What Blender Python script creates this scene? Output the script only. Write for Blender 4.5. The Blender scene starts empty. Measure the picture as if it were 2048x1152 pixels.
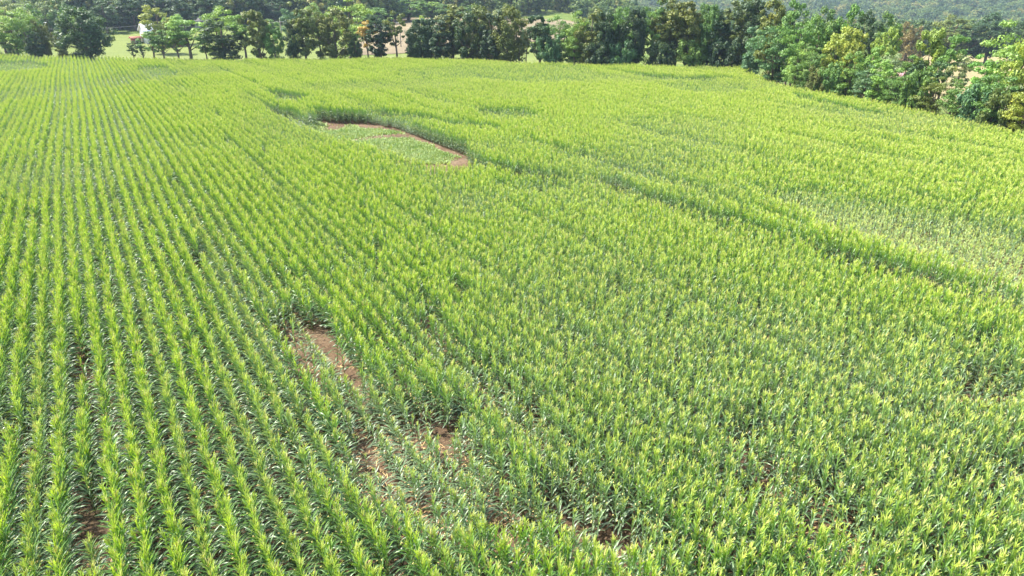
import bpy, math, random
import numpy as np
from math import sin, cos, tan, pi, radians, atan2, sqrt, exp
from mathutils import Vector, Matrix
S = bpy.context.scene
COL = S.collection
rng = np.random.default_rng(7)
random.seed(7)

# ------------------------------------------------------------------ camera
FPX = 1365.0; PITCH = radians(24.3); CZ = 17.3
cd = bpy.data.cameras.new('camera'); cam = bpy.data.objects.new('camera', cd); COL.objects.link(cam)
cam.location = (0, 0, CZ); cam.rotation_euler = (pi/2-PITCH, 0, 0)
cd.sensor_width = 36; cd.lens = FPX/2048*36; cd.clip_end = 20000; cd.clip_start = .5
S.camera = cam
# ------------------------------------------------------------------ world, sun, exposure
SUN_AZ = radians(-74)      # from +Y, negative = to the left
SUN_EL = radians(56)
w = bpy.data.worlds.new('World'); S.world = w; w.use_nodes = True
nt = w.node_tree; bg = nt.nodes['Background']; bg.inputs[1].default_value = 0.15
sk = nt.nodes.new('ShaderNodeTexSky'); sk.sky_type = 'NISHITA'; sk.sun_disc = False
sk.sun_elevation = SUN_EL; sk.sun_rotation = SUN_AZ; sk.air_density = 1.0; sk.dust_density = 2.5
nt.links.new(sk.outputs[0], bg.inputs[0])
sl = bpy.data.lights.new('sun', 'SUN'); sl.energy = 4.3; sl.angle = radians(3.5); sl.color = (1, .95, .86)
so = bpy.data.objects.new('sun', sl); COL.objects.link(so)
sd = Vector((sin(SUN_AZ)*cos(SUN_EL), cos(SUN_AZ)*cos(SUN_EL), sin(SUN_EL)))
so.rotation_euler = sd.to_track_quat('Z', 'Y').to_euler(); so.location = (0, 0, 60)
S.view_settings.view_transform = 'Standard'; S.view_settings.look = 'None'
S.view_settings.exposure = 1.62; S.view_settings.gamma = 1
S.render.engine = 'CYCLES'
S.cycles.max_bounces = 7; S.cycles.transparent_max_bounces = 6; S.cycles.volume_bounces = 0
S.cycles.diffuse_bounces = 4; S.cycles.transmission_bounces = 4

# ------------------------------------------------------------------ terrain height and projection
CP, SP = cos(PITCH), sin(PITCH)
def sst(a, b, x):
    t = np.clip((x-a)/(b-a), 0, 1); return t*t*(3-2*t)
def project(P):
    P = np.asarray(P, float); x = P[..., 0]; y = P[..., 1]; z = P[..., 2]-CZ
    d = y*CP - z*SP; u = z*CP + y*SP
    d = np.where(d < .5, .5, d)
    return 1024+FPX*x/d, 576-FPX*u/d
def ray(px, py):
    x = (px-1024)/FPX; u = (576-py)/FPX
    return np.array([x, CP+u*SP, -SP+u*CP])
EDGE_PX = [(-500,100),(-200,104),(0,107),(100,110),(200,112),(300,116),(400,117),(600,118),(700,116),(800,115),(900,117),(1000,121),(1100,125),
           (1200,128),(1300,129),(1400,130),(1485,132),(1510,147),(1545,163),(1620,178),(1720,194),(1830,214),(1930,238),(2048,266),(2200,310),(2500,420)]
CH = 2.35
def base_z(x, y):
    d = np.hypot(x, y)
    return -0.022*np.clip(d-70, 0, 130) - 0.9*sst(-10, 45, x)*sst(60, 20, y)*0
EA, ER = [], []
for ex, ey in EDGE_PX:
    r = ray(ex, ey); t = 5.0
    while t < 600:
        p = np.array([0, 0, CZ])+r*t
        if p[2] < base_z(p[0], p[1])+CH: break
        t += .25
    EA.append(atan2(p[0], p[1])); ER.append(math.hypot(p[0], p[1]))
EA = np.array(EA); ER = np.array(ER)
def edge_r(az): return np.interp(az, EA, ER)
def height(x, y):
    x = np.asarray(x, float); y = np.asarray(y, float)
    d = np.hypot(x, y); az = np.arctan2(x, y); rt = sst(radians(3), radians(11), az)
    e = edge_r(az)
    z = -0.022*np.clip(d-70, 0, 130)
    over = np.clip(d-e, 0, 1e9)
    rt2 = sst(radians(12), radians(22), az)
    # left and centre: gentle valley then wooded rise
    zl = z - 2.2*sst(0, 60, over) + 3.6*sst(60, 190, over) + 0.055*np.clip(d-430, 0, 500) + .02*np.clip(d-930, 0, 1500)
    # right: drops into a valley then a wooded mountain
    zr = z - 13*rt2*sst(0, 170, over) - 7*(1-rt2)*sst(0, 170, over) - .048*np.clip(d-450, 0, 500) + .11*np.clip(d-1020, 0, 500)+.07*np.clip(d-1520, 0, 1500)
    z = zl*(1-rt)+zr*rt
    z = z + 1.6*np.sin(x*.011+1)*np.cos(y*.009)*sst(200, 420, d) + 9*np.sin(x*.0043+.5+y*.002)*sst(1000, 1400, d)*rt
    return z
def hit(px, py, dz=0.0):
    r = ray(px, py); t = 5.0
    while t < 6000:
        p = np.array([0, 0, CZ])+r*t
        if p[2] < height(p[0], p[1])+dz: break
        t *= 1.004
    return p
def polar(az, d): return d*sin(az), d*cos(az)
def az_of(px, py):
    r = ray(px, py); return atan2(r[0], r[1])

# ------------------------------------------------------------------ helpers
def tag(o, label=None, cat=None, group=None, kind=None):
    if label: o['label'] = label
    if cat: o['category'] = cat
    if group: o['group'] = group
    if kind: o['kind'] = kind
    return o
def mesh_np(name, V, F, mats=(), mi=None, attrs=None, smooth=False):
    """V (n,3), F list of int arrays with a fixed width, or list of tuples"""
    me = bpy.data.meshes.new(name)
    V = np.asarray(V, np.float32)
    if isinstance(F, np.ndarray):
        n, k = F.shape; loops = F.ravel(); starts = np.arange(n)*k; 
    else:
        ln = np.array([len(f) for f in F]); loops = np.concatenate([np.asarray(f) for f in F]); starts = np.concatenate([[0], np.cumsum(ln)[:-1]]); n = len(F)
    me.vertices.add(len(V)); me.vertices.foreach_set('co', V.ravel())
    me.loops.add(len(loops)); me.loops.foreach_set('vertex_index', loops.astype(np.int32))
    me.polygons.add(n); me.polygons.foreach_set('loop_start', starts.astype(np.int32))
    for m in mats: me.materials.append(m)
    if mi is not None: me.polygons.foreach_set('material_index', np.asarray(mi, np.int32))
    if smooth: me.polygons.foreach_set('use_smooth', np.ones(n, bool))
    me.update(calc_edges=True); me.validate()
    if attrs:
        for k, a in attrs.items():
            at = me.attributes.new(k, 'FLOAT', 'POINT'); at.data.foreach_set('value', np.asarray(a, np.float32))
    return me
def link(name, me, parent=None):
    o = bpy.data.objects.new(name, me); COL.objects.link(o)
    if parent: o.parent = parent
    return o
def empty(name, loc, rz=0):
    o = bpy.data.objects.new(name, None); COL.objects.link(o); o.location = loc; o.rotation_euler = (0, 0, rz); o.empty_display_size = .3
    return o
class MB:
    def __init__(s): s.V = []; s.F = []; s.A = []
    def add(s, V, F, a=0.0):
        b = len(s.V); s.V += [tuple(v) for v in V]; s.F += [tuple(i+b for i in f) for f in F]
        s.A += [a]*len(V) if np.isscalar(a) else list(a)
    def box(s, x0, x1, y0, y1, z0, z1):
        V = [(x, y, z) for z in (z0, z1) for x, y in ((x0, y0), (x1, y0), (x1, y1), (x0, y1))]
        s.add(V, [(3, 2, 1, 0), (4, 5, 6, 7), (0, 1, 5, 4), (1, 2, 6, 5), (2, 3, 7, 6), (3, 0, 4, 7)])
    def tube(s, pts, rad, n=6, a=0.0):
        pts = [Vector(p) for p in pts]; rings = []
        for i, p in enumerate(pts):
            t = (pts[min(i+1, len(pts)-1)]-pts[max(i-1, 0)]).normalized()
            u = t.cross(Vector((0, 0, 1)) if abs(t.z) < .9 else Vector((1, 0, 0))).normalized(); v = t.cross(u)
            r = rad[i] if hasattr(rad, '__len__') else rad
            rings.append([p+(u*cos(2*pi*k/n)+v*sin(2*pi*k/n))*r for k in range(n)])
        V = [q for r in rings for q in r]; F = []
        for i in range(len(pts)-1):
            for k in range(n):
                F.append((i*n+k, i*n+(k+1) % n, (i+1)*n+(k+1) % n, (i+1)*n+k))
        F.append(tuple(range(n-1, -1, -1))); F.append(tuple(range((len(pts)-1)*n, len(pts)*n)))
        s.add(V, F, a)
    def mesh(s, name, mat, smooth=False, attr=None):
        return mesh_np(name, s.V, s.F, [mat], None, {attr: s.A} if attr else None, smooth)
    def build(s, name, mat, parent=None, smooth=False, attr=None): return link(name, s.mesh(name, mat, smooth, attr), parent)

# ------------------------------------------------------------------ materials
def newmat(name):
    m = bpy.data.materials.new(name); m.use_nodes = True; t = m.node_tree
    return m, t, t.nodes['Principled BSDF'], t.nodes['Material Output']
def N(t, ty, **kw):
    n = t.nodes.new(ty)
    for k, v in kw.items(): setattr(n, k, v)
    return n
def ramp(t, src, stops):
    r = N(t, 'ShaderNodeValToRGB'); el = r.color_ramp.elements
    while len(el) < len(stops): el.new(.5)
    for e, (p, c) in zip(el, stops): e.position = p; e.color = (*c, 1)
    t.links.new(src, r.inputs[0]); return r.outputs[0]
def noise(t, scale, detail=4, rough=.55, coord=None, stretch=None):
    tc = N(t, 'ShaderNodeTexCoord'); n = N(t, 'ShaderNodeTexNoise'); n.inputs['Scale'].default_value = scale
    n.inputs['Detail'].default_value = detail; n.inputs['Roughness'].default_value = rough
    src = tc.outputs[coord or 'Object']
    if stretch:
        mp = N(t, 'ShaderNodeMapping'); mp.inputs['Scale'].default_value = stretch[0]; mp.inputs['Rotation'].default_value = (0, 0, stretch[1])
        t.links.new(src, mp.inputs[0]); src = mp.outputs[0]
    t.links.new(src, n.inputs['Vector']); return n.outputs[0]
def mix(t, f, a, b, mode='MIX'):
    m = N(t, 'ShaderNodeMix', data_type='RGBA', blend_type=mode)
    for s, v in ((m.inputs[0], f), (m.inputs[6], a), (m.inputs[7], b)):
        if hasattr(v, 'links'): t.links.new(v, s)
        else: s.default_value = v if np.isscalar(v) else (*v, 1)
    return m.outputs[2]
def leafy(name, colfn, rough=.45, spec=.5, trans=.35, tcol=(1.25, 1.15, .6)):
    m, t, p, out = newmat(name)
    c = colfn(t)
    t.links.new(c, p.inputs['Base Color']); p.inputs['Roughness'].default_value = rough; p.inputs['Specular IOR Level'].default_value = spec
    tr = N(t, 'ShaderNodeBsdfTranslucent'); t.links.new(mix(t, 1.0, c, tcol, 'MULTIPLY'), tr.inputs[0])
    ms = N(t, 'ShaderNodeMixShader'); ms.inputs[0].default_value = trans
    t.links.new(p.outputs[0], ms.inputs[1]); t.links.new(tr.outputs[0], ms.inputs[2]); t.links.new(ms.outputs[0], out.inputs[0])
    return m
def plain(name, col, rough=.7, nscale=None, var=.25, spec=.3):
    m, t, p, out = newmat(name); p.inputs['Roughness'].default_value = rough; p.inputs['Specular IOR Level'].default_value = spec
    if nscale:
        n = noise(t, nscale); t.links.new(ramp(t, n, [(.3, tuple(c*(1-var) for c in col)), (.7, tuple(min(1, c*(1+var)) for c in col))]), p.inputs['Base Color'])
    else: p.inputs['Base Color'].default_value = (*col, 1)
    return m
def attr(t, name, ty='GEOMETRY'):
    a = N(t, 'ShaderNodeAttribute', attribute_name=name, attribute_type=ty); return a.outputs['Fac']
def corn_leaf_col(t):
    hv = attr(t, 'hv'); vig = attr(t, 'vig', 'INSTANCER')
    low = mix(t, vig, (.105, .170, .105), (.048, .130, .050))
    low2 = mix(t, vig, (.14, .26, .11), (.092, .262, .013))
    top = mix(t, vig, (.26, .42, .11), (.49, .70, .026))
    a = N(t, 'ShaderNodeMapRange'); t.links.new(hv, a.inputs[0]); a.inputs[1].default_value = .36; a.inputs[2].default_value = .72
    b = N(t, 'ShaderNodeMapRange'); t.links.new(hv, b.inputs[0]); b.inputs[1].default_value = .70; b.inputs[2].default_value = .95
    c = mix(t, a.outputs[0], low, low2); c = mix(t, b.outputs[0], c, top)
    oi = N(t, 'ShaderNodeObjectInfo')
    c = mix(t, 1.0, c, ramp(t, oi.outputs['Random'], [(0, (.78, .84, .8)), (.5, (1, 1, 1)), (1, (1.16, 1.08, 1.0))]), 'MULTIPLY')
    # pale midrib
    mr = attr(t, 'rib'); r = N(t, 'ShaderNodeMath', operation='GREATER_THAN'); t.links.new(mr, r.inputs[0]); r.inputs[1].default_value = .82
    return mix(t, r.outputs[0], c, (.34, .40, .20))
M = {}
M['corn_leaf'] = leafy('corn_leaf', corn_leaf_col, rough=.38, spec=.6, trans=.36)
def tas(t):
    oi = N(t, 'ShaderNodeObjectInfo'); return ramp(t, oi.outputs['Random'], [(0, (.58, .67, .13)), (.5, (.66, .77, .16)), (1, (.76, .74, .30))])
M['corn_leaf_dry'] = leafy('thin_corn_leaf', lambda t: mix(t, attr(t, 'hv'), (.24, .33, .15), (.42, .54, .20)), rough=.5, spec=.5, trans=.3)
M['tassel'] = leafy('tassel', tas, rough=.7, spec=.2, trans=.3, tcol=(1.1, 1, .7))
M['stalk'] = plain('corn_stalk', (.17, .24, .06), .5, 6)
M['ear'] = plain('corn_husk', (.30, .38, .10), .55, 8)
M['silk'] = plain('corn_silk', (.60, .50, .20), .7)
def grassm(name, a, b, sc):
    return leafy(name, lambda t: ramp(t, noise(t, sc, 3), [(.3, a), (.7, b)]), rough=.55, spec=.3, trans=.3)
M['weed'] = grassm('weed_leaf', (.16, .26, .065), (.27, .34, .12), .5)
M['straw'] = plain('straw', (.50, .34, .16), .8, 3, .4)
def treecol(t):
    oi = N(t, 'ShaderNodeObjectInfo'); n = noise(t, .55, 3); n2 = noise(t, 3.5, 2)
    c = mix(t, 1.0, oi.outputs['Color'], ramp(t, n, [(.32, (.72, .80, .85)), (.55, (1, 1, 1)), (.75, (1.5, 1.25, .85))]), 'MULTIPLY')
    return mix(t, 1.0, c, ramp(t, n2, [(.3, (.8, .8, .8)), (.7, (1.2, 1.2, 1.2))]), 'MULTIPLY')
M['tree_leaf'] = leafy('tree_leaf', treecol, rough=.5, spec=.35, trans=.28)
def forcol(t):
    oi = N(t, 'ShaderNodeObjectInfo'); n = noise(t, .5, 2)
    c = ramp(t, oi.outputs['Random'], [(0, (.045, .095, .032)), (.35, (.08, .145, .042)), (.62, (.125, .20, .055)), (.85, (.19, .25, .075)), (1, (.28, .27, .09))])
    return mix(t, 1.0, c, ramp(t, n, [(.3, (.75, .8, .85)), (.7, (1.3, 1.2, 1))]), 'MULTIPLY')
M['forest_leaf'] = leafy('forest_leaf', forcol, rough=.5, spec=.3, trans=.28)
M['bark'] = plain('bark', (.14, .105, .075), .9, 2.5, .35)
# soil
def soil():
    m, t, p, out = newmat('soil'); p.inputs['Roughness'].default_value = .95; p.inputs['Specular IOR Level'].default_value = .1
    c = ramp(t, noise(t, .35, 6), [(.3, (.07, .045, .028)), (.5, (.12, .080, .050)), (.72, (.19, .140, .088))])
    st = ramp(t, noise(t, 1, 4, .6, None, ((9, 38, 9), .6)), [(.60, (0, 0, 0)), (.68, (1, 1, 1))])
    c = mix(t, st, c, (.34, .26, .15))
    c = mix(t, ramp(t, noise(t, 5, 5, .7), [(.38, (.8, .8, .8)), (.50, (0, 0, 0))]), c, (.06, .038, .024))
    t.links.new(c, p.inputs['Base Color'])
    b = N(t, 'ShaderNodeBump'); b.inputs['Strength'].default_value = 1.0; b.inputs['Distance'].default_value = .12
    t.links.new(noise(t, 6, 6, .7), b.inputs['Height']); t.links.new(b.outputs[0], p.inputs['Normal'])
    return m
M['soil'] = soil()
def landmat(name, c1, c2, c3, s1, s2, stretch=None):
    m, t, p, out = newmat(name); p.inputs['Roughness'].default_value = .95; p.inputs['Specular IOR Level'].default_value = .1
    c = ramp(t, noise(t, s1, 5, .6), [(.3, c1), (.55, c2), (.75, c3)])
    c = mix(t, 1.0, c, ramp(t, noise(t, s2, 4, .7, None, stretch), [(.3, (.72, .74, .7)), (.7, (1.22, 1.2, 1.15))]), 'MULTIPLY')
    t.links.new(c, p.inputs['Base Color'])
    b = N(t, 'ShaderNodeBump'); b.inputs['Strength'].default_value = .8; b.inputs['Distance'].default_value = .5
    t.links.new(noise(t, s2*1.5, 5, .7), b.inputs['Height']); t.links.new(b.outputs[0], p.inputs['Normal'])
    return m
M['rough'] = landmat('rough_grass', (.07, .12, .03), (.13, .17, .04), (.20, .20, .07), .05, 1.3)
M['meadow'] = landmat('meadow_grass', (.115, .150, .040), (.145, .175, .052), (.18, .19, .070), .018, .9, ((.06, 1, 1), .15))
M['fallow'] = landmat('fallow_field', (.15, .12, .078), (.19, .155, .10), (.23, .19, .12), .03, .8, ((.1, 1, 1), .1))
M['tan'] = landmat('mown_field', (.22, .185, .095), (.27, .225, .12), (.25, .22, .10), .03, .8, ((.1, 1, 1), .1))
M['patch'] = landmat('weedy_soil', (.10, .20, .05), (.20, .27, .09), (.34, .24, .15), .28, 2.5)
M['white'] = plain('white_siding', (.74, .76, .80), .6, 2, .06)
M['roof_grey'] = plain('grey_roof', (.12, .12, .13), .7, 2)
M['roof_metal'] = plain('white_metal_roof', (.72, .74, .78), .4, 1, .08)
M['red'] = plain('red_siding', (.30, .06, .05), .7, 2)
M['brick'] = plain('red_brick', (.30, .12, .08), .8, 3)
M['pink'] = plain('faded_red_roof', (.50, .27, .27), .6, 1.5, .12)
M['glass'] = plain('dark_glass', (.03, .04, .05), .12, spec=.6)
M['wood'] = plain('pole_wood', (.22, .19, .15), .85, 3)
M['wire'] = plain('wire', (.25, .25, .25), .5)

# ------------------------------------------------------------------ ground
def grid_mesh(name, azs, rs2d, dz, mat):
    A, = azs,; n, k = rs2d.shape
    X = rs2d*np.sin(A)[:, None]; Y = rs2d*np.cos(A)[:, None]; Z = height(X, Y)+dz
    V = np.stack([X, Y, Z], -1).reshape(-1, 3)
    i, j = np.meshgrid(np.arange(n-1), np.arange(k-1), indexing='ij'); a = i*k+j
    F = np.stack([a, a+1, a+k+1, a+k], -1).reshape(-1, 4)
    return mesh_np(name, V, F, [mat], smooth=True)
az_all = np.concatenate([np.radians(np.arange(-48, 48.1, .5)), np.radians(np.arange(51, 312.1, 3))])
rs = np.concatenate([[0.05], np.geomspace(2, 9000, 190)])
tag(link('ground', grid_mesh('ground', az_all, np.tile(rs, (len(az_all), 1)), 0, M['rough'])), kind='structure')
def sheet(name, az0, az1, f0, f1, nr, dz, mat, step=.35, label=None):
    a = np.radians(np.arange(az0, az1+step/2, step)); u = np.linspace(0, 1, nr)
    R = np.array([[f0(x)+(f1(x)-f0(x))*(q**1.6) for q in u] for x in a])
    o = link(name, grid_mesh(name, a, R, dz, mat)); tag(o, label, None, None, 'structure'); return o
sheet('field', -75, 62, lambda a: 1.0, lambda a: edge_r(a)+1.2, 90, .05, M['soil'], .5, 'reddish brown soil of the cornfield')
def rpx(x, y, dz=0): p = hit(x, y, dz); return math.hypot(p[0], p[1])
sheet('meadow', -46, -13, lambda a: edge_r(a)+2, lambda a: 330+0*a, 60, .12, M['meadow'], .5, 'yellow green hay meadow behind the hedgerow')
sheet('farm_field', -12.5, 5.5, lambda a: edge_r(a)+2, lambda a: 262+30*math.sin(a*7), 60, .12, M['meadow'], .5, 'yellow green pasture strip behind the hedgerow')
sheet('fallow_field', -12, 5.5, lambda a: 268+30*math.sin(a*7), lambda a: 410, 40, .16, M['fallow'], .5, 'brown fallow field beyond the hedgerow')
sheet('mown_field', 27, 48, lambda a: edge_r(a)+60, lambda a: 400, 50, .15, M['tan'], .5, 'straw coloured mown field in the valley')
sheet('tan_field', -34.5, -28, lambda a: 560, lambda a: 640, 16, .3, M['fallow'], .5, 'pale brown field on the far hillside')

# ------------------------------------------------------------------ corn
def corn_parts(seed, H=2.35, nl=14, dry=False):
    r = np.random.default_rng(seed); LV, LF, hv, rb = [], [], [], []
    a0 = r.normal(0, .45)                              # leaf plane: mostly across the row (local x)
    hs = np.concatenate([np.linspace(.16, .62, nl-6), np.linspace(.66, .84, 6)])
    for i, h in enumerate(hs):
        az = a0 + (i % 2)*pi + r.normal(0, .36 if i < nl-6 else 1.0); k = (h-.16)/.70
        L = np.interp(k, [0, .25, .55, .72, 1], [.62, .80, .74, .52, .42])*r.uniform(.86, 1.14) * (.85 if dry else 1)
        if i < 2: L *= .7
        W = .080*(1-.45*k)*r.uniform(.85, 1.15)*(.7 if dry else 1)
        el = radians(min(86, r.uniform(42, 58)+40*k**1.2)); bend = radians(r.uniform(100, 135)*(1-.90*k**.9)+(20 if dry else 0)); tw = r.normal(0, .35)
        ns = 7; p = np.array([0., 0., h*H]); rows = []
        dx, dy = cos(az), sin(az); side = r.normal(0, .10)
        for s in range(ns+1):
            t = s/ns; e = el-bend*t**1.3
            if s: p = p+np.array([dx*cos(e)-dy*side*t, dy*cos(e)+dx*side*t, sin(e)])*L/ns
            wd = W*.5*min(1, .45+t*3.2)*(1-t**2.2)**.75+.002
            nx, ny = -dy, dx; ta = tw*t*1.6
            up = np.array([-sin(e)*dx, -sin(e)*dy, cos(e)]); sd_ = np.array([nx, ny, 0])*cos(ta)+up*sin(ta); up2 = up*cos(ta)
            wv = .012*sin(9*t+seed+i)
            rows.append([p+sd_*wd+up2*(wd*.45+wv), p.copy(), p-sd_*wd+up2*(wd*.45-wv)])
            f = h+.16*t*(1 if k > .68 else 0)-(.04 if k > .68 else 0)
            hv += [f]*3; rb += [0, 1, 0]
        b = len(LV)
        for q in rows: LV += q
        for s in range(ns):
            for c in (0, 1): LF.append((b+s*3+c, b+s*3+c+1, b+(s+1)*3+c+1, b+(s+1)*3+c))
    # stalk
    st = MB(); lean = r.normal(0, .03, 2)
    st.tube([(0, 0, 0), (lean[0]*.3, lean[1]*.3, H*.45), (lean[0]*.5, lean[1]*.5, H*.9)], [.016, .013, .006], 5)
    # tassel
    ts = MB(); top = Vector((lean[0]*.5, lean[1]*.5, H*.84))
    for i in range(9 if not dry else 5):
        a = r.uniform(0, 2*pi); L = r.uniform(.2, .34) if i else .42; e = radians(r.uniform(64, 82)) if i else radians(86)
        o = top+Vector((0, 0, .06+.02*i)); pts = [o]
        for s in range(3):
            ee = e-.12*s; o = o+Vector((cos(a)*cos(ee), sin(a)*cos(ee), sin(ee)))*(L/3); pts.append(o)
        n = Vector((-sin(a), cos(a), 0)); w_ = .011
        V = []; 
        for j, q in enumerate(pts): V += [q+n*w_*(1-.2*j), q-n*w_*(1-.2*j), q+Vector((0, 0, w_*1.2))]
        F = []
        for j in range(3):
            for c in range(3): F.append((j*3+c, j*3+(c+1) % 3, (j+1)*3+(c+1) % 3, (j+1)*3+c))
        ts.add(V, F)
    ea = MB(); a = a0+r.choice([0, pi]); o = Vector((cos(a)*.03, sin(a)*.03, H*r.uniform(.40, .47))); dr = Vector((cos(a)*.45, sin(a)*.45, .9)).normalized()
    ea.tube([o, o+dr*.05, o+dr*.14, o+dr*.21], [.014, .026, .024, .008], 6)
    si = MB(); si.tube([o+dr*.20, o+dr*.25+Vector((0, 0, .01)), o+dr*.27+Vector((cos(a)*.04, sin(a)*.04, -.02))], [.014, .022, .010], 5)
    return dict(foliage=(np.array(LV), LF, hv, rb), stalk=st, tassel=ts, ear=ea, silk=si)
NV = 12
corn_m = []; src = bpy.data.collections.new('corn_sources')
for v in range(NV+4):
    dry = v >= NV
    P = corn_parts(100+v, 2.35 if not dry else 2.0, 14 if not dry else 10, dry)
    fv, ff, hv, rb = P['foliage']
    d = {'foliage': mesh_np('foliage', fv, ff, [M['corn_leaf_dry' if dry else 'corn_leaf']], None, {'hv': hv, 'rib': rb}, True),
         'stalk': P['stalk'].mesh('stalk', M['stalk'], True), 'tassel': P['tassel'].mesh('tassel', M['tassel']),
         'ear': P['ear'].mesh('ear', M['ear'], True), 'silk': P['silk'].mesh('silk', M['silk'], True)}
    corn_m.append(d)
    V = list(map(tuple, fv)); F = list(ff); mi = [0]*len(ff); H_ = list(hv); R_ = list(rb)
    for k, key in enumerate(('stalk', 'tassel', 'ear', 'silk')):
        b = len(V); V += P[key].V; F += [tuple(i+b for i in f) for f in P[key].F]; mi += [k+1]*len(P[key].F); H_ += [0]*len(P[key].V); R_ += [0]*len(P[key].V)
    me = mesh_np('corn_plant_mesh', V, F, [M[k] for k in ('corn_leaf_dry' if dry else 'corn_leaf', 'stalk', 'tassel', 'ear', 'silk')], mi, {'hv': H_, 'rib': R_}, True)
    src.objects.link(bpy.data.objects.new('corn_source_'+chr(97+v), me))

# plant positions: straight drilled rows, 0.76 m apart
ROWA = radians(31.0); rd = np.array([-sin(ROWA), cos(ROWA)]); rn = np.array([cos(ROWA), sin(ROWA)])
pts = []
for k in range(-150, 420):
    s = np.arange(-60, 330, .160); s = s+rng.normal(0, .03, len(s))
    off = k*.76+rng.normal(0, .025, len(s))+.10*np.sin(s*.07+k*.13)
    pts.append(np.stack([s*rd[0]+off*rn[0], s*rd[1]+off*rn[1], np.full(len(s), k)], 1))
pts = np.concatenate(pts); 
az = np.arctan2(pts[:, 0], pts[:, 1]); dd = np.hypot(pts[:, 0], pts[:, 1])
ok = (pts[:, 1] > 4) & (dd < edge_r(az)) & (np.abs(az) < radians(54))
pts = pts[ok]; z = height(pts[:, 0], pts[:, 1]); P0 = np.column_stack([pts[:, 0], pts[:, 1], z])
tx, ty = project(P0+[0, 0, CH]); bx, by = project(P0); mx, my = project(P0+[0, 0, CH*.5])
ok = (tx > -160) & (tx < 2210) & (ty < 1290) & (P0[:, 1] > 0)
P0 = P0[ok]; tx = tx[ok]; ty = ty[ok]; bx = bx[ok]; by = by[ok]; mx = mx[ok]; my = my[ok]; rowk = pts[ok, 2]
def vnoise(x, y, s, seed):
    r = np.random.default_rng(seed); o = 0
    for i in range(5):
        a = r.uniform(0, 2*pi); f = s*r.uniform(.6, 1.7); o = o+np.sin((x*cos(a)+y*sin(a))*f+r.uniform(0, 6)+1.3*np.sin((x*sin(a)-y*cos(a))*f*.7))
    return o/2.6
def inpoly(x, y, poly):
    c = np.zeros(len(x), bool); n = len(poly)
    for i in range(n):
        x0, y0 = poly[i]; x1, y1 = poly[(i+1) % n]
        if y0 == y1: continue
        k = ((y0 > y) != (y1 > y)) & (x < (x1-x0)*(y-y0)/(y1-y0)+x0); c ^= k
    return c
jx = vnoise(P0[:, 0], P0[:, 1], .9, 3)*.5; nP = len(P0)
keep = np.ones(nP, bool); scl = np.full(nP, 1.0); vig = np.full(nP, 1.0)
scl *= 1+.045*vnoise(P0[:, 0], P0[:, 1], .16, 5)+rng.normal(0, .065, nP)
lowv = vnoise(P0[:, 0], P0[:, 1], .10, 9)
vig -= .8*np.clip(lowv-.25, 0, 1)+.5*np.clip(vnoise(P0[:, 0], P0[:, 1], .3, 77)-.4, 0, 1)*sst(28, 50, P0[:, 1])+rng.uniform(-.05, .12, nP); scl -= .10*np.clip(lowv-.35, 0, 1)
far_j = vnoise(P0[:, 0], P0[:, 1], .22, 41)
# drilled passes differ: some rows stand lower and bluer for long stretches
al = P0[:, 0]*rd[0]+P0[:, 1]*rd[1]; rr_ = np.random.default_rng(91); rfac = rr_.normal(0, 1, 800)[(rowk+200).astype(int)]
lane = np.clip(rfac*(.6+.6*np.sin(al*.05+rowk*.8)), -1.5, 1.5); scl *= 1-.075*np.clip(lane, 0, 2)+.02*np.clip(-lane, 0, 2); vig -= .28*np.clip(lane, 0, 2)
lan2 = vnoise(al*.10, rowk*.42, 1.0, 55); scl *= 1-.13*np.clip(lan2-.45, 0, 1); vig -= .5*np.clip(lan2-.45, 0, 1)
# the weedy clearing: nothing stands in it and nothing in front hides it
clear = [(612,243),(700,249),(745,250),(800,262),(850,281),(900,305),(945,322),(930,330),(878,329),(812,308),(745,287),(680,268),(640,256)]
for X, Y in ((tx, ty), (bx, by), (mx, my), ((tx+mx)/2, (ty+my)/2), ((bx+mx)/2, (by+my)/2)):
    keep &= ~inpoly(X+6*jx, Y+3*jx, clear)
# strips of stunted maize (seen as dark banks of stalks behind them): a plant whose top would stand in the strip stays short
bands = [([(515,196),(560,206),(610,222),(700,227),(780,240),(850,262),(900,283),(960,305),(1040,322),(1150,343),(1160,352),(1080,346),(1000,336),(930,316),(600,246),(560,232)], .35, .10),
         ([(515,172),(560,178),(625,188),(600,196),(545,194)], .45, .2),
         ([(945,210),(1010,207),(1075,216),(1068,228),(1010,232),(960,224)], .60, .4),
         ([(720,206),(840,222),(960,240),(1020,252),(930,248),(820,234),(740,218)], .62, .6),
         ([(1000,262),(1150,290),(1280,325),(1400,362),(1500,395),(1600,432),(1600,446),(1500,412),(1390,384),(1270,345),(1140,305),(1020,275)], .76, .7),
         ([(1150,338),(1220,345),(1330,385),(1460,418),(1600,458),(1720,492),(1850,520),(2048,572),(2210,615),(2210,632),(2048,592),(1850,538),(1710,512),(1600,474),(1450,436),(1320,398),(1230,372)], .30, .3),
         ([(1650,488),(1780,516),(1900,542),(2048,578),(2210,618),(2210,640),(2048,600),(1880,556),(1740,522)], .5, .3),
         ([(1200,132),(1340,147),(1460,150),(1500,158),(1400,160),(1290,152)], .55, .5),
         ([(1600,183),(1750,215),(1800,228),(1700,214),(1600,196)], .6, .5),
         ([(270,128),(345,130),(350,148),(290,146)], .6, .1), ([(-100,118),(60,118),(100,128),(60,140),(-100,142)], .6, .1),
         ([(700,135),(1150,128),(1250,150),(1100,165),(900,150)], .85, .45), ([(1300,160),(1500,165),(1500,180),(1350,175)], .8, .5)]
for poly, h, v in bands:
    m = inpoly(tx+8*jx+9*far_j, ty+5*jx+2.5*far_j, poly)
    scl[m] *= np.minimum(1, h*(1+rng.normal(0, .25, m.sum()))); vig[m] *= v
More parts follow.
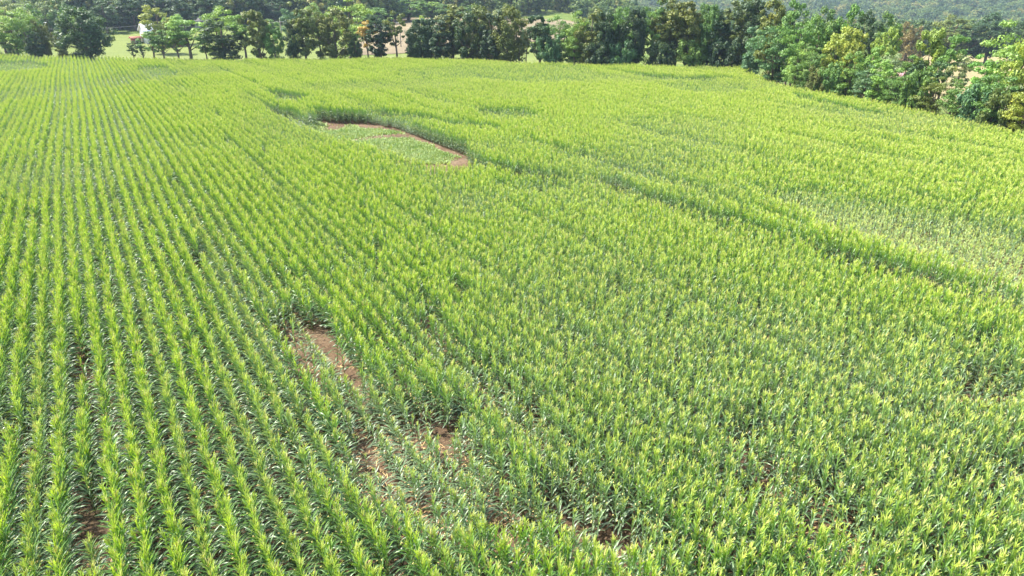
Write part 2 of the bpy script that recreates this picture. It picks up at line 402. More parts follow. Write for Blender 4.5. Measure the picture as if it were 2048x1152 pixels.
# thin pale area on the right
dryp = [(1490,352),(1620,352),(1760,372),(1900,395),(2060,430),(2250,480),(2250,655),(2050,562),(1900,512),(1760,472),(1640,430),(1540,385)]
mdry = inpoly(tx+30*jx, ty+18*jx, dryp)
yu = np.interp(tx, [1490, 1620, 1760, 1900, 2060, 2250], [352, 352, 372, 395, 430, 480]); fd = np.clip((ty-yu-6+12*jx)/24, 0, 1)*mdry
scl *= 1-.42*np.clip((ty-yu+10+12*jx)/75, 0, 1)*mdry; vig *= 1-.9*fd; keep &= ~(rng.random(nP) < .12*fd); mdry = mdry & (rng.random(nP) < fd)
# bare and thin spots in front: (cx, cy, rx, ry, chance to drop, height factor), pixels of the plant's foot
def blob(cx, cy, rx, ry, sl=0.0): 
    ux = bx-cx-(by-cy)*sl; return ((ux/rx)**2+((by-cy)/ry)**2)
spots = [(860,665,18,35,.5,.7,.85),(770,900,70,100,.45,.12,.72),
         (860,1010,160,150,.35,.26,.70),(1010,870,60,90,.6,.3,.8),(1180,1110,120,90,.8,.32,.70),(205,860,24,120,.2,.6,.8),(60,1000,40,160,.1,.15,.95),(195,1130,36,120,.2,.65,.75),
         (1560,1060,130,70,.9,.3,.8),(1960,840,90,50,.3,.35,.7),(1500,930,60,60,.9,.25,.8),(1980,1030,90,50,.9,.2,.8),(230,610,14,90,.1,.3,.9),
         (470,560,18,60,.4,.3,.85),(600,640,60,50,.8,.2,.85),(1060,420,80,14,1.5,.25,.8),(830,760,120,60,1,.15,.8),(640,960,50,80,.4,.2,.85),(745,975,42,70,.5,.7,.6),(1010,1100,60,50,.8,.7,.6),(1215,1130,50,40,.8,.8,.6),(880,890,50,30,.9,.6,.6),(1650,1120,60,34,.9,.7,.6),(190,800,16,80,.2,.8,.8),(215,1090,30,70,.2,.8,.7)]
# two rows failed side by side in front, with one short row left between them
def row_at(px, py):
    p = hit(px, py); return int(round((p[0]*rn[0]+p[1]*rn[1])/.76))
k1 = row_at(608, 730); k2 = k1+2
print('failed rows', k1, row_at(682, 725))
for kk in (k1, k2):
    m = (np.abs(rowk-kk) < .5) & (by > 668) & (by < 805); keep &= ~(m & (rng.random(nP) < .93))
m = (np.abs(rowk-(k1+k2)/2) < abs(k2-k1)/2-.4) & (by > 655) & (by < 820); scl[m] *= .45; vig[m] *= .3; keep &= ~(m & (rng.random(nP) < .45))
m = (np.abs(rowk-k1+1) < .5) & (by > 680) & (by < 800); keep &= ~(m & (rng.random(nP) < .5)); scl[m] *= .8
m = (rowk >= min(k1, k2)-1) & (rowk <= max(k1, k2)+2) & (by > 800) & (by < 1010); scl[m] *= .88
for cx, cy, rx, ry, sl, dp, hf in spots:
    b_ = blob(cx, cy, rx, ry, sl); m = b_ < 1.3; f = np.clip(1.3-b_, 0, 1)
    keep &= ~(m & (rng.random(nP) < dp*np.clip(f*1.6, 0, 1))); scl *= 1-(1-hf)*f; vig *= 1-.75*np.minimum(1, f*1.5)*(hf < .8)
# random short runs missing in the rows
gap = vnoise(P0[:, 0]*1.0+rowk*3.3, P0[:, 1], .55, 21); keep &= ~(gap > 1.35); keep &= rng.random(nP) > .04
P0 = P0[keep]; scl = np.clip(scl[keep], .25, 1.25); vig = np.clip(vig[keep], 0, 1); mdry = mdry[keep]; bx = bx[keep]; by = by[keep]; tx = tx[keep]; ty = ty[keep]; rowk = rowk[keep]
n = len(P0)
var = rng.integers(0, NV, n); var = np.where(mdry & (rng.random(n) < .8), NV+rng.integers(0, 4, n), var)
flip = rng.integers(0, 2, n)*pi
rot = np.column_stack([rng.normal(0, .045, n), rng.normal(0, .045, n), ROWA+flip+rng.normal(0, .25, n)])
print('corn plants', n)
dep = P0[:, 1]*CP-(P0[:, 2]-CZ)*SP
inview = (tx > 4) & (tx < 2044) & (by > 0) & (ty < 1146) & (ty > 0) & (scl > .55) & (by < 1190)
cand = np.where(inview)[0]; near = cand[np.argsort(dep[cand]/scl[cand])[:300]]
isn = np.zeros(n, bool); isn[near] = True
def instancer(name, P, rot, scl, var, coll, extra=None):
    me = bpy.data.meshes.new(name); me.vertices.add(len(P)); me.vertices.foreach_set('co', np.asarray(P, np.float32).ravel())
    a = me.attributes.new('rot', 'FLOAT_VECTOR', 'POINT'); a.data.foreach_set('vector', np.asarray(rot, np.float32).ravel())
    a = me.attributes.new('scl', 'FLOAT_VECTOR', 'POINT'); a.data.foreach_set('vector', np.asarray(scl, np.float32).ravel())
    a = me.attributes.new('var', 'INT', 'POINT'); a.data.foreach_set('value', np.asarray(var, np.int32))
    for k, v in (extra or {}).items():
        a = me.attributes.new(k, 'FLOAT', 'POINT'); a.data.foreach_set('value', np.asarray(v, np.float32))
    o = link(name, me); g = bpy.data.node_groups.new(name+'_nodes', 'GeometryNodeTree')
    g.interface.new_socket('Geometry', in_out='INPUT', socket_type='NodeSocketGeometry'); g.interface.new_socket('Geometry', in_out='OUTPUT', socket_type='NodeSocketGeometry')
    gi = g.nodes.new('NodeGroupInput'); go = g.nodes.new('NodeGroupOutput'); ip = g.nodes.new('GeometryNodeInstanceOnPoints'); ci = g.nodes.new('GeometryNodeCollectionInfo')
    ci.inputs['Collection'].default_value = coll; ci.inputs['Separate Children'].default_value = True; ci.inputs['Reset Children'].default_value = True
    def na(nm, ty):
        x = g.nodes.new('GeometryNodeInputNamedAttribute'); x.data_type = ty; x.inputs[0].default_value = nm; return x.outputs[0]
    er = g.nodes.new('FunctionNodeEulerToRotation')
    L = g.links.new
    L(gi.outputs[0], ip.inputs['Points']); L(ci.outputs[0], ip.inputs['Instance']); ip.inputs['Pick Instance'].default_value = True
    L(na('var', 'INT'), ip.inputs['Instance Index']); L(na('rot', 'FLOAT_VECTOR'), er.inputs[0]); L(er.outputs[0], ip.inputs['Rotation']); L(na('scl', 'FLOAT_VECTOR'), ip.inputs['Scale'])
    L(ip.outputs[0], go.inputs[0])
    md = o.modifiers.new('instances', 'NODES'); md.node_group = g
    return o
rest = ~isn
wd = rng.uniform(.9, 1.12, n)
o = instancer('corn_crop', P0[rest], rot[rest], np.column_stack([wd*scl**.2, wd*scl**.2, scl])[rest], var[rest], src, {'vig': vig[rest]})
tag(o, 'dense green cornfield in long rows with yellow tassels, behind the nearest plants', 'cornfield', None, 'stuff')
# the 300 nearest plants one by one
WORDS = ['first', 'second', 'third', 'fourth', 'fifth', 'sixth', 'seventh', 'eighth', 'ninth', 'tenth', 'eleventh', 'twelfth', 'thirteenth', 'fourteenth', 'fifteenth',
         'sixteenth', 'seventeenth', 'eighteenth', 'nineteenth', 'twentieth']
TENS = {20: 'twenty', 30: 'thirty', 40: 'forty', 50: 'fifty', 60: 'sixty'}
def ordinal(i):
    if i <= 20: return WORDS[i-1]
    t_, u_ = i//10*10, i % 10
    return TENS[t_]+'-'+WORDS[u_-1] if u_ else {30: 'thirtieth', 40: 'fortieth', 50: 'fiftieth', 60: 'sixtieth'}[t_]
rows_near = sorted(set(rowk[near]))
for ri, rk in enumerate(rows_near):
    ids = [i for i in near if rowk[i] == rk]; ids.sort(key=lambda i: dep[i])
    for j, i in enumerate(ids):
        e = empty('corn_plant', tuple(P0[i])); e.rotation_euler = tuple(rot[i]); s_ = wd[i]*scl[i]**.2; e.scale = (s_, s_, scl[i])
        look = 'tall' if scl[i] > 1.0 else ('short bluish' if scl[i] < .8 else 'mid-height')
        tag(e, f'{look} corn plant, {ordinal(j+1)} up from photo bottom in {ordinal(ri+1)} row from left', 'corn plant', 'nearest corn plants along the bottom of the field')
        d = corn_m[var[i]]
        for key in ('stalk', 'foliage', 'tassel', 'ear'):
            c = link(key, d[key], e); c['vig'] = float(vig[i])
            if key == 'ear': link('silk', d['silk'], c)

# weeds in the clearing, straw litter on the bare soil
def scatter_blades(name, P, L, Wd, mat, up, seed, per=1):
    r = np.random.default_rng(seed); k = len(P); a = r.uniform(0, 2*pi, k); e = r.uniform(up[0], up[1], k); L = L*r.uniform(.6, 1.4, k)
    d = np.column_stack([np.cos(a)*np.cos(e), np.sin(a)*np.cos(e), np.sin(e)])*L[:, None]; nn = np.column_stack([-np.sin(a), np.cos(a), np.zeros(k)])*Wd
    V = np.stack([P-nn, P+nn, P+d*.6+nn*.8, P+d, P+d*.6-nn*.8], 1).reshape(-1, 3); F = (np.arange(k)*5)[:, None]+np.array([0, 1, 2, 3, 4])
    return link(name, mesh_np(name, V, F, [mat]))
cp = [hit(x, y) for x, y in clear]
cx_, cy_ = np.mean([p[0] for p in cp]), np.mean([p[1] for p in cp])
Q = np.column_stack([rng.uniform(min(p[0] for p in cp), max(p[0] for p in cp), 160000), rng.uniform(min(p[1] for p in cp), max(p[1] for p in cp), 160000)]); Q = np.column_stack([Q, height(Q[:, 0], Q[:, 1])+.05]); qx, qy = project(Q)
inner = [(590,234),(640,247),(690,253),(722,257),(760,259),(800,267),(850,286),(925,318),(895,326),(850,332),(700,300),(600,262)]
m = inpoly(qx, qy+4*vnoise(Q[:, 0], Q[:, 1], .55, 4)+rng.normal(0, 1.5, len(Q)), inner) & ((vnoise(Q[:, 0], Q[:, 1], .5, 31)+rng.normal(0, .25, len(Q)) < .5)); Q = Q[m]
tag(scatter_blades('weeds', Q, .30, .05, M['weed'], (.2, 1.1), 5), 'low green weeds filling the bare clearing in the corn', 'weeds', None, 'stuff')
Q = np.column_stack([rng.uniform(-35, 35, 60000), rng.uniform(12, 60, 60000)]); Q = np.column_stack([Q, height(Q[:, 0], Q[:, 1])+.06]); Q = Q[vnoise(Q[:, 0], Q[:, 1], .7, 44) > -.2]
tag(scatter_blades('straw_litter', Q, .28, .014, M['straw'], (-.02, .2), 6), 'dry straw litter lying on the soil between rows', 'straw', None, 'stuff')

# ------------------------------------------------------------------ trees
def lobes(r, n=7):
    D = r.normal(size=(n, 3)); D /= np.linalg.norm(D, axis=1)[:, None]; A = r.uniform(.1, .34, n); return D, A
def crown_trunk(seed, style, H=12., R=4., nc=75, mc=120, card=.28):
    r = np.random.default_rng(seed)
    lo = {'round': .02, 'layered': .05, 'thin': .34, 'cone': .02, 'shrub': .0, 'tall': .05, 'dense': .01}[style]
    D, A = lobes(r); cs = []
    zc = (1+lo)/2; hz = (1-lo)/2
    while len(cs) < nc:
        v = r.normal(size=3); v /= np.linalg.norm(v); q = r.uniform(0, 1)**.38
        f = .80+sum(a*max(0, float(v@d))**3 for d, a in zip(D, A))-.16*r.random()
        zz = v[2]*q*f
        if style == 'cone': prof = max(.08, 1-(zz+1)/2)*1.25
        elif style in ('layered',): prof = 1.0 if zz > -.2 else .75
        elif style == 'dense': prof = 1.08-.38*max(0, zz)-.1*max(0, -zz)
        else: prof = 1
        x = v[0]*q*f*prof*R; y = v[1]*q*f*prof*R; z_ = (zc+zz*hz*.97)*H
        cs.append((x, y, max(z_, .2)))
    cs = np.array(cs); flat = {'layered': .38, 'thin': .55}.get(style, .78)
    rad = r.uniform(.55, 1.2, nc)*R*.24
    if style == 'layered': rad *= 1.25
    K = nc*mc; ci = np.repeat(np.arange(nc), mc); u = r.normal(size=(K, 3)); u /= np.linalg.norm(u, axis=1)[:, None]
    q = r.random(K)**.45; P = cs[ci]+u*(rad[ci]*q)[:, None]*np.array([1, 1, flat])
    nrm = u*.9+r.normal(size=(K, 3))*.55+np.array([0, 0, .55]); nrm /= np.linalg.norm(nrm, axis=1)[:, None]
    t1 = np.cross(nrm, r.normal(size=(K, 3))); t1 /= np.linalg.norm(t1, axis=1)[:, None]; t2 = np.cross(nrm, t1)
    s = (card*r.uniform(.55, 1.3, K))[:, None]
    V = np.stack([P-t1*s*.75, P-t2*s*.42+nrm*s*.1, P+t1*s*.75, P+t2*s*.42+nrm*s*.1], 1).reshape(-1, 3)
    V[:, 2] *= H/np.percentile(V[:, 2], 97.5); lat = np.percentile(np.hypot(V[:, 0], V[:, 1]), 97); V[:, :2] *= R/lat; cs = cs*np.array([R/lat, R/lat, 1])
    V[:, 2] = np.maximum(V[:, 2], .02)
    F = np.arange(K*4).reshape(K, 4)
    tb = MB(); top = Vector((r.normal(0, .25), r.normal(0, .25), H*.72)); rt = .022*H if style != 'shrub' else .05
    mid = Vector((r.normal(0, .15), r.normal(0, .15), H*.35))
    if style == 'shrub':
        for i in range(5):
            c = Vector(cs[r.integers(nc)]); tb.tube([(r.normal(0, .1), r.normal(0, .1), -.3), c*.5+Vector((0, 0, .3)), c], [.06, .045, .02], 5)
    else:
        tb.tube([(0, 0, -.5), (0, 0, .25), tuple(mid), tuple(top), (top.x, top.y, H*.9)], [rt*1.7, rt*1.15, rt*.8, rt*.4, rt*.12], 7)
        for i in range(11 if style != 'thin' else 8):
            c = Vector(cs[r.integers(nc)]); z0 = min(c.z*.75, H*r.uniform(.15 if style != 'thin' else .3, .65)); b = mid*min(1, z0/(H*.35)); b.z = z0
            m_ = b.lerp(c, .55)+Vector((0, 0, -.03*H*r.random())); tb.tube([b, m_, c], [rt*.45, rt*.3, rt*.1], 5)
    return mesh_np('crown', V, F, [M['tree_leaf']]), tb.mesh('trunk', M['bark'], True)
STY = {}
for st_, (kw, nvar) in {'round': (dict(R=3.9), 5), 'tall': (dict(R=3.0), 4), 'layered': (dict(R=4.6, nc=60, mc=130, card=.25), 5), 'thin': (dict(R=3.2, nc=34, mc=100, card=.26), 4),
                        'dense': (dict(R=3.9, nc=150, mc=100, card=.27), 2), 'cone': (dict(R=2.6, nc=60), 2), 'shrub': (dict(H=4.5, R=2.8, nc=45, mc=110, card=.22), 4)}.items():
    STY[st_] = [(crown_trunk(500+31*i+len(st_)*7, st_, **kw), kw.get('H', 12.), kw['R']) for i in range(nvar)]
C = {k_: tuple(x*1.65 for x in v_) for k_, v_ in dict(dark=(.036, .066, .024), olive=(.080, .102, .022), mid=(.076, .140, .030), light=(.135, .215, .042), blue=(.060, .118, .046), yellow=(.165, .210, .032),
         gold=(.26, .21, .06), brown=(.12, .105, .040), grey=(.14, .17, .07), bright=(.115, .215, .042), vdark=(.026, .050, .020)).items()}
tcount = [0]
def tree_at(X, Y, top_y, wpx, style, col, label, name='tree', cat='tree', group=None, lean=0.0):
    Z = float(height(X, Y)); ku = (576-top_y)/FPX
    # height h with project(X,Y,Z+h).y = top_y :  (z*CP+Y*SP) = ku*(Y*CP - z*SP)
    zt = Y*(ku*CP-SP)/(CP+ku*SP); h = zt+CZ-Z
    h = max(h, 1.2); dep_ = Y*CP-(Z+h*.5-CZ)*SP; R = wpx*.53*dep_/FPX
    i = tcount[0]; tcount[0] += 1
    (cm, tm), H0, R0 = STY[style][(i*7+int(wpx)) % len(STY[style])]
    rr = random.Random(i*13+5)
    e = empty(name, (X, Y, Z), rr.uniform(0, 2*pi)); sx = R/R0*1.02; e.scale = (sx, sx, h/H0*1.0); e.rotation_euler[0] = lean
    c = C[col] if isinstance(col, str) else col; j = rr.uniform(.88, 1.14)
    t_ = link('trunk', tm, e); cr = link('crown', cm, e); cr.color = (c[0]*j*rr.uniform(.92, 1.1), c[1]*j, c[2]*j*rr.uniform(.85, 1.15), 1)
    tag(e, label, cat, group); return e
def behind(px, beh, top_y, wpx, style, col, label, **kw):
    ey = float(np.interp(px, [p[0] for p in EDGE_PX], [p[1] for p in EDGE_PX])); a = az_of(px, ey-25)
    d = float(edge_r(a))+beh; X, Y = polar(a, d)
    return tree_at(X, Y, top_y, wpx, style, col, label, **kw)
G1 = 'hedgerow trees along the far edge of the cornfield'
hedge = [
 (6, 5, 40, 60, 'thin', 'olive', 'thin olive tree cut by the left edge of the photo'), (28, 4, 28, 75, 'layered', 'light', 'tall pale green feathery tree near the left photo edge'),
 (56, 5, 24, 64, 'layered', 'light', 'light green spreading tree, second large one from the left edge'), (88, 6, 46, 30, 'round', 'olive', 'olive rounded tree beside the pale feathery tree on the left'),
 (68, 2, 66, 44, 'round', 'dark', 'low dark tree under the pale feathery trees on the left'), (118, 3, 70, 24, 'round', 'olive', 'small olive tree just left of the big lone dark tree'),
 (172, 3, 23, 88, 'dense', (.062, .112, .034), 'big lone dark green tree with a full crown, left of the meadow gap'), (262, 2, 84, 28, 'thin', 'dark', 'small dark thin tree at the right end of the meadow gap'),
 (281, 2, 83, 26, 'thin', 'dark', 'small dark tree in front of the white barn, second after the gap'), (303, 2, 64, 44, 'thin', 'mid', 'slender tree in front of the white barn with a bare trunk'),
 (324, 2, 62, 44, 'thin', 'mid', 'slender open tree just right of the white barn'), (352, 2, 58, 48, 'thin', 'mid', 'slender green tree between white barn and the twin trunked tree'),
 (378, 3, 36, 76, 'thin', 'light', 'tall open tree with dark trunks showing, right of the white barn'), (410, 2, 66, 36, 'thin', 'mid', 'narrow small tree between two larger hedgerow trees near brick house'),
 (436, 9, 22, 70, 'layered', 'light', 'light green tree rising behind a dark round tree'), (446, 3, 46, 74, 'round', 'dark', 'dark round tree in front of a light green one'),
 (489, 4, 32, 54, 'thin', 'light', 'light open tree with a bare trunk left of the olive topped tree'), (520, 3, 26, 56, 'tall', 'olive', 'tall tree with golden olive top left of the utility pole'),
 (546, 3, 52, 44, 'round', 'mid', 'mid green tree standing just below the utility pole'), (588, 3, 46, 44, 'round', 'dark', 'dark tree just right of the utility pole'),
 (610, 3, 22, 50, 'tall', 'olive', 'tall dark olive tree right of the pole'), (640, 4, 20, 56, 'layered', 'olive', 'olive green tree left of the yellow green giant'),
 (668, 3, 24, 72, 'round', 'olive', 'broad dark olive tree in front of the yellow green giant'), (700, 26, 0, 100, 'layered', 'light', 'tallest yellow green tree behind the middle of the hedgerow'),
 (710, 3, 72, 34, 'round', 'dark', 'small dark bushy tree below the tallest yellow green tree'), (735, 4, 44, 36, 'thin', 'gold', 'slim golden yellow tree among dark ones'),
 (760, 3, 40, 50, 'tall', 'vdark', 'very dark column tree beside the golden one'), (793, 3, 28, 48, 'thin', 'olive', 'olive brown tree with a dark trunk at the gap in the hedgerow'),
 (822, 2, 78, 22, 'cone', 'dark', 'small dark cone shaped tree in the hedgerow gap'), (846, 4, 42, 54, 'round', 'dark', 'dark tree first right of the hedgerow gap'),
 (876, 3, 40, 58, 'round', 'dark', 'dark low tree second right of the hedgerow gap'), (905, 7, 20, 60, 'tall', 'olive', 'olive yellow topped tree third right of the gap'),
 (930, 3, 32, 56, 'round', 'dark', 'dark leafy tree left of the twin broad crowns mid hedgerow'), (960, 6, 22, 62, 'round', 'olive', 'broad olive crowned tree mid hedgerow'),
 (985, 3, 30, 50, 'round', 'vdark', 'very dark lower tree between two broad olive crowns'), (1016, 4, 22, 62, 'round', 'olive', 'broad olive tree left of the thin see-through trees'),
 (1038, 5, 54, 26, 'thin', 'grey', 'thin pale see-through tree in the small gap, left one'), (1052, 4, 58, 24, 'thin', 'grey', 'thin pale see-through tree in the small gap, right one'),
 (1080, 4, 34, 50, 'tall', 'dark', 'narrow dark tree right of the thin pale trees'), (1100, 2, 78, 44, 'shrub', 'blue', 'low bluish shrub at the foot of the narrow dark tree'),
 (1120, 6, 38, 52, 'layered', 'mid', 'feathery mid green tree right of the narrow dark tree'), (1150, 4, 32, 54, 'layered', 'light', 'light topped feathery tree left of the long solid hedgerow'),
 (1182, 4, 30, 54, 'round', 'olive', 'olive topped tree at the start of the long solid hedgerow'), (1212, 4, 30, 50, 'round', 'dark', 'dark tree second in the long solid hedgerow'),
 (1240, 5, 20, 56, 'layered', 'mid', 'feathery topped tree third in the long solid hedgerow'), (1270, 3, 24, 50, 'round', 'vdark', 'very dark tree fourth in the long solid hedgerow'),
 (1300, 6, 16, 56, 'layered', 'mid', 'feathery green tree fifth in the long solid hedgerow'), (1335, 5, 7, 60, 'tall', 'olive', 'tall olive topped tree, left of the two central peaks'),
 (1374, 5, 8, 56, 'tall', 'olive', 'tall olive topped tree, right of the two central peaks'), (1408, 5, 16, 50, 'round', 'mid', 'green tree just right of the two central peaks'),
 (1436, 4, 30, 48, 'round', 'dark', 'lower dark tree at the dip of the hedgerow top'), (1466, 5, 9, 60, 'tall', 'olive', 'tall dark olive tree right of the dip'),
 (1502, 6, 7, 60, 'tall', 'dark', 'tall dark tree before the sparse topped one'), (1538, 9, 8, 56, 'tall', 'olive', 'tall dark tree at the right end of the hedgerow'),
 (1574, 12, 4, 44, 'thin', 'mid', 'sparse topped tree with open branches above the bluish tree'),
 (1195, 1.5, 88, 46, 'shrub', 'dark', 'dark shrub under the hedgerow near its solid start'), (1250, 1.5, 86, 50, 'shrub', 'blue', 'bluish shrub under the long solid hedgerow'),
 (1320, 1.5, 86, 52, 'shrub', 'dark', 'dark shrub under the left central peak'), (1385, 1.5, 84, 54, 'shrub', 'mid', 'green shrub under the right central peak'),
 (1450, 1.5, 84, 54, 'shrub', 'vdark', 'very dark shrub under the hedgerow dip'), (1352, 12, 24, 56, 'round', 'vdark', 'dark tree filling between the two central peaks'),
 (1225, 12, 34, 60, 'round', 'vdark', 'very dark tree behind the left of the solid hedgerow'), (1425, 12, 30, 60, 'round', 'vdark', 'very dark tree behind the hedgerow dip'),
 (1490, 14, 24, 60, 'round', 'vdark', 'very dark tree behind the right end of the hedgerow'),
 (865, 12, 50, 60, 'round', 'dark', 'dark tree set behind the first trees right of the gap'), (1165, 12, 48, 60, 'round', 'dark', 'dark tree behind the light topped feathery tree')]
hedge = [(a, b, c, d*(1.12 if a > 835 else 1), 'dense' if (e == 'round' and a > 835 and i % 2) else e, *r) for i, (a, b, c, d, e, *r) in enumerate(hedge)]
for h_ in hedge:
    shr = h_[4] == 'shrub'
    behind(*h_, name='shrub' if shr else 'tree', cat='shrub' if shr else 'tree', group='shrubs at the foot of the hedgerow' if shr else G1)
G2 = 'trees of the thicket along the right edge of the cornfield'
thick = [
 (1512, 3, 60, 60, 'round', 'blue', 'dark bluish tree at the corner where thicket meets hedgerow'), (1548, 4, 62, 84, 'layered', 'blue', 'broad bluish green tree at the left end of the thicket'),
 (1585, 5, 52, 84, 'layered', 'mid', 'tall bluish green tree second from the left in the thicket'), (1622, 12, 40, 70, 'round', 'mid', 'green tree rising behind the bluish green pair'),
 (1592, 3, 92, 52, 'layered', 'light', 'pale feathery tree in front of the bluish pair'), (1618, 4, 98, 64, 'layered', 'mid', 'rounded feathery tree at the field edge below the yellow tree'),
 (1664, 10, 63, 84, 'round', 'yellow', 'broad bright yellow green tree left in the thicket'), (1698, 9, 66, 44, 'tall', 'yellow', 'smaller yellow green tree touching the broad yellow one'),
 (1640, 28, 28, 50, 'tall', 'mid', 'tall green tree behind the broad yellow one, left'), (1675, 30, 18, 52, 'tall', 'mid', 'tallest green tree behind the broad yellow one'),
 (1712, 30, 34, 52, 'round', 'dark', 'dark green tree behind, left of the upright yellow tree'), (1752, 14, 62, 50, 'tall', 'yellow', 'upright yellow green tree in the middle of the thicket'),
 (1755, 36, 38, 46, 'tall', 'mid', 'slim green tree peeping over the upright yellow tree'), (1792, 190, 52, 48, 'round', 'brown', 'rusty brown tinged tree above the pink roof'),
 (1822, 200, 50, 36, 'tall', 'dark', 'narrow dark tree right of the rusty one'), (1735, 8, 100, 60, 'round', 'bright', 'bright green tree at mid height below the upright yellow tree'),
 (1700, 5, 112, 60, 'round', 'mid', 'green rounded tree at the field edge below the two yellow trees'), (1664, 3, 132, 54, 'shrub', 'mid', 'green shrub at field edge, third along the thicket'),
 (1640, 3, 138, 50, 'shrub', 'olive', 'olive shrub at field edge, second along the thicket'), (1775, 7, 112, 70, 'layered', 'grey', 'greyish feathery tree just left of the pink roof'),
 (1730, 3, 140, 62, 'layered', 'blue', 'bluish feathery small tree at the field edge mid thicket'), (1765, 3, 128, 60, 'round', 'bright', 'bright green small tree at the field edge mid thicket'),
 (1812, 10, 116, 60, 'layered', 'mid', 'feathery green tree just right of the pink roof'), (1845, 12, 66, 52, 'tall', 'yellow', 'narrow yellow olive tree right of the pink roof'),
 (1876, 10, 74, 60, 'thin', 'mid', 'feathery layered green tree beside the yellow olive one'), (1868, 250, 40, 72, 'round', 'olive', 'broad olive tree behind the feathery layered one'),
 (1905, 260, 54, 70, 'round', 'vdark', 'very dark tree above the mown field'), (1945, 270, 34, 70, 'round', 'dark', 'large dark tree on the skyline right of the very dark one'),
 (1862, 7, 126, 44, 'thin', 'blue', 'thin flat topped tree standing before the mown field'), (1905, 9, 116, 56, 'thin', 'grey', 'see-through grey green tree before the mown field'),
 (1800, 3, 150, 70, 'layered', 'mid', 'green small tree at field edge left of the dark hollow'), (1838, 3, 148, 66, 'shrub', 'mid', 'green shrub at field edge in the dark hollow'),
 (1870, 4, 158, 70, 'layered', 'olive', 'olive small tree at field edge right of the dark hollow'), (1912, 3, 172, 66, 'layered', 'mid', 'mid green small tree at the field edge below the mown field'),
 (1950, 6, 118, 56, 'thin', 'bright', 'bright feathery tree right of the mown field'), (1995, 9, 62, 130, 'layered', 'light', 'large spreading pale tree with bare limbs near the right photo edge'),
 (2035, 7, 60, 90, 'layered', 'yellow', 'yellowish spreading tree cut by the right photo edge'), (1950, 3, 172, 76, 'shrub', 'blue', 'bluish shrub at the field edge under the spreading pale tree'),
 (1985, 4, 150, 90, 'layered', 'mid', 'green feathery small tree under the large spreading one'), (2020, 3, 178, 84, 'shrub', 'olive', 'olive shrub at the field edge close to the right photo edge'),
 (2048, 3, 160, 90, 'layered', 'yellow', 'yellow tinged small tree at the lower right end of the thicket'), (2100, 4, 130, 120, 'layered', 'mid', 'green tree just past the right photo edge'),
 (2000, 270, 50, 60, 'round', 'dark', 'dark tree on the skyline behind the large spreading one'), (2035, 260, 66, 60, 'round', 'mid', 'green tree on the skyline at the right photo edge'),
 (1830, 9, 132, 56, 'round', 'dark', 'dark green tree in the middle of the thicket right of centre'), (1560, 16, 34, 70, 'round', 'dark', 'dark tree behind the left bluish tree')]
for h_ in thick:
    shr = h_[4] == 'shrub'
    behind(*h_, name='shrub' if shr else 'tree', cat='shrub' if shr else 'tree', group='shrubs along the thicket edge' if shr else G2)
# trees further off that can still be told apart: (px, distance, top_y, w, ...)
def far_tree(px, d, top_y, w_, st, col, label, group='scattered trees beyond the hedgerow'):
    a = az_of(px, top_y+15); X, Y = polar(a, d); return tree_at(X, Y, top_y, w_, st, col, label, group=group)
far_tree(313, 262, 19, 60, 'round', 'yellow', 'round yellow green tree rising behind the white barn')
far_tree(352, 290, 34, 50, 'round', 'light', 'pale green tree right of the yellow one by the barn')
far_tree(20, 300, 6, 60, 'round', 'grey', 'grey green tree behind the pale tree at far left'); far_tree(55, 310, 14, 50, 'round', 'mid', 'mid green tree left of the long white barns')
far_tree(90, 320, 8, 50, 'round', 'grey', 'greyish tree right behind the long white barns'); far_tree(122, 318, 16, 46, 'round', 'mid', 'green tree over the right end of the white barns')
far_tree(142, 300, 24, 40, 'round', 'light', 'pale tree right of the white barns')
far_tree(90, 335, 38, 50, 'round', 'dark', 'dark tree below the long white barns, left'); far_tree(125, 335, 38, 50, 'round', 'vdark', 'dark tree below the long white barns, right')
far_tree(580, 290, 22, 44, 'round', 'blue', 'bluish green tree right behind the utility pole'); far_tree(622, 300, 10, 44, 'round', 'light', 'pale round tree above the olive hedgerow trees')
far_tree(600, 270, 42, 40, 'shrub', 'mid', 'green bush right of the utility pole'); far_tree(850, 235, 36, 34, 'round', 'yellow', 'yellow green tree seen in the hedgerow gap')
far_tree(832, 230, 58, 30, 'shrub', 'yellow', 'small yellow green bush in the hedgerow gap'); far_tree(545, 300, 40, 40, 'round', 'mid', 'green tree left of the utility pole')
far_tree(15, 235, 86, 30, 'shrub', 'grey', 'grey green bush on the meadow at far left'); bp = hit(213, 94); tree_at(bp[0], bp[1], 84, 12, 'shrub', 'grey', 'tiny grey bush on the meadow beside the lone dark tree', name='shrub', cat='shrub')
far_tree(750, 330, 18, 60, 'round', 'mid', 'green tree on the wood edge above the golden tree'); far_tree(815, 380, 0, 90, 'round', 'mid', 'large rounded tree at the wood edge above the gap')
far_tree(862, 390, 6, 56, 'round', 'light', 'pale rounded tree at the wood edge right of the large one'); far_tree(890, 385, 10, 50, 'round', 'mid', 'green rounded tree at the wood edge, third from the large one')
far_tree(935, 380, 12, 46, 'round', 'mid', 'green tree at the wood edge above the broad crowns'); far_tree(1000, 385, 18, 50, 'round', 'grey', 'greyish tree at the wood edge above the broad olive tree')
# wood behind the meadow: its front trees one by one
wf = [(205,4),(232,2),(262,0),(292,4),(330,-4),(362,-2),(392,2),(425,-6),(470,-4),(510,0),(545,2),(580,-2),(615,2),(650,-2),(690,-6),(728,0),(765,-6)]
for i, (px, ty_) in enumerate(wf):
    far_tree(px, 338+(i*37 % 23)+max(0, px-400)*.12, ty_, 62, 'round', (.050, .098, .034) if i % 3 else (.07, .125, .04), f'dark green tree at the front edge of the wood, {ordinal(i+1)} from the left', group='front trees of the wood behind the meadow')

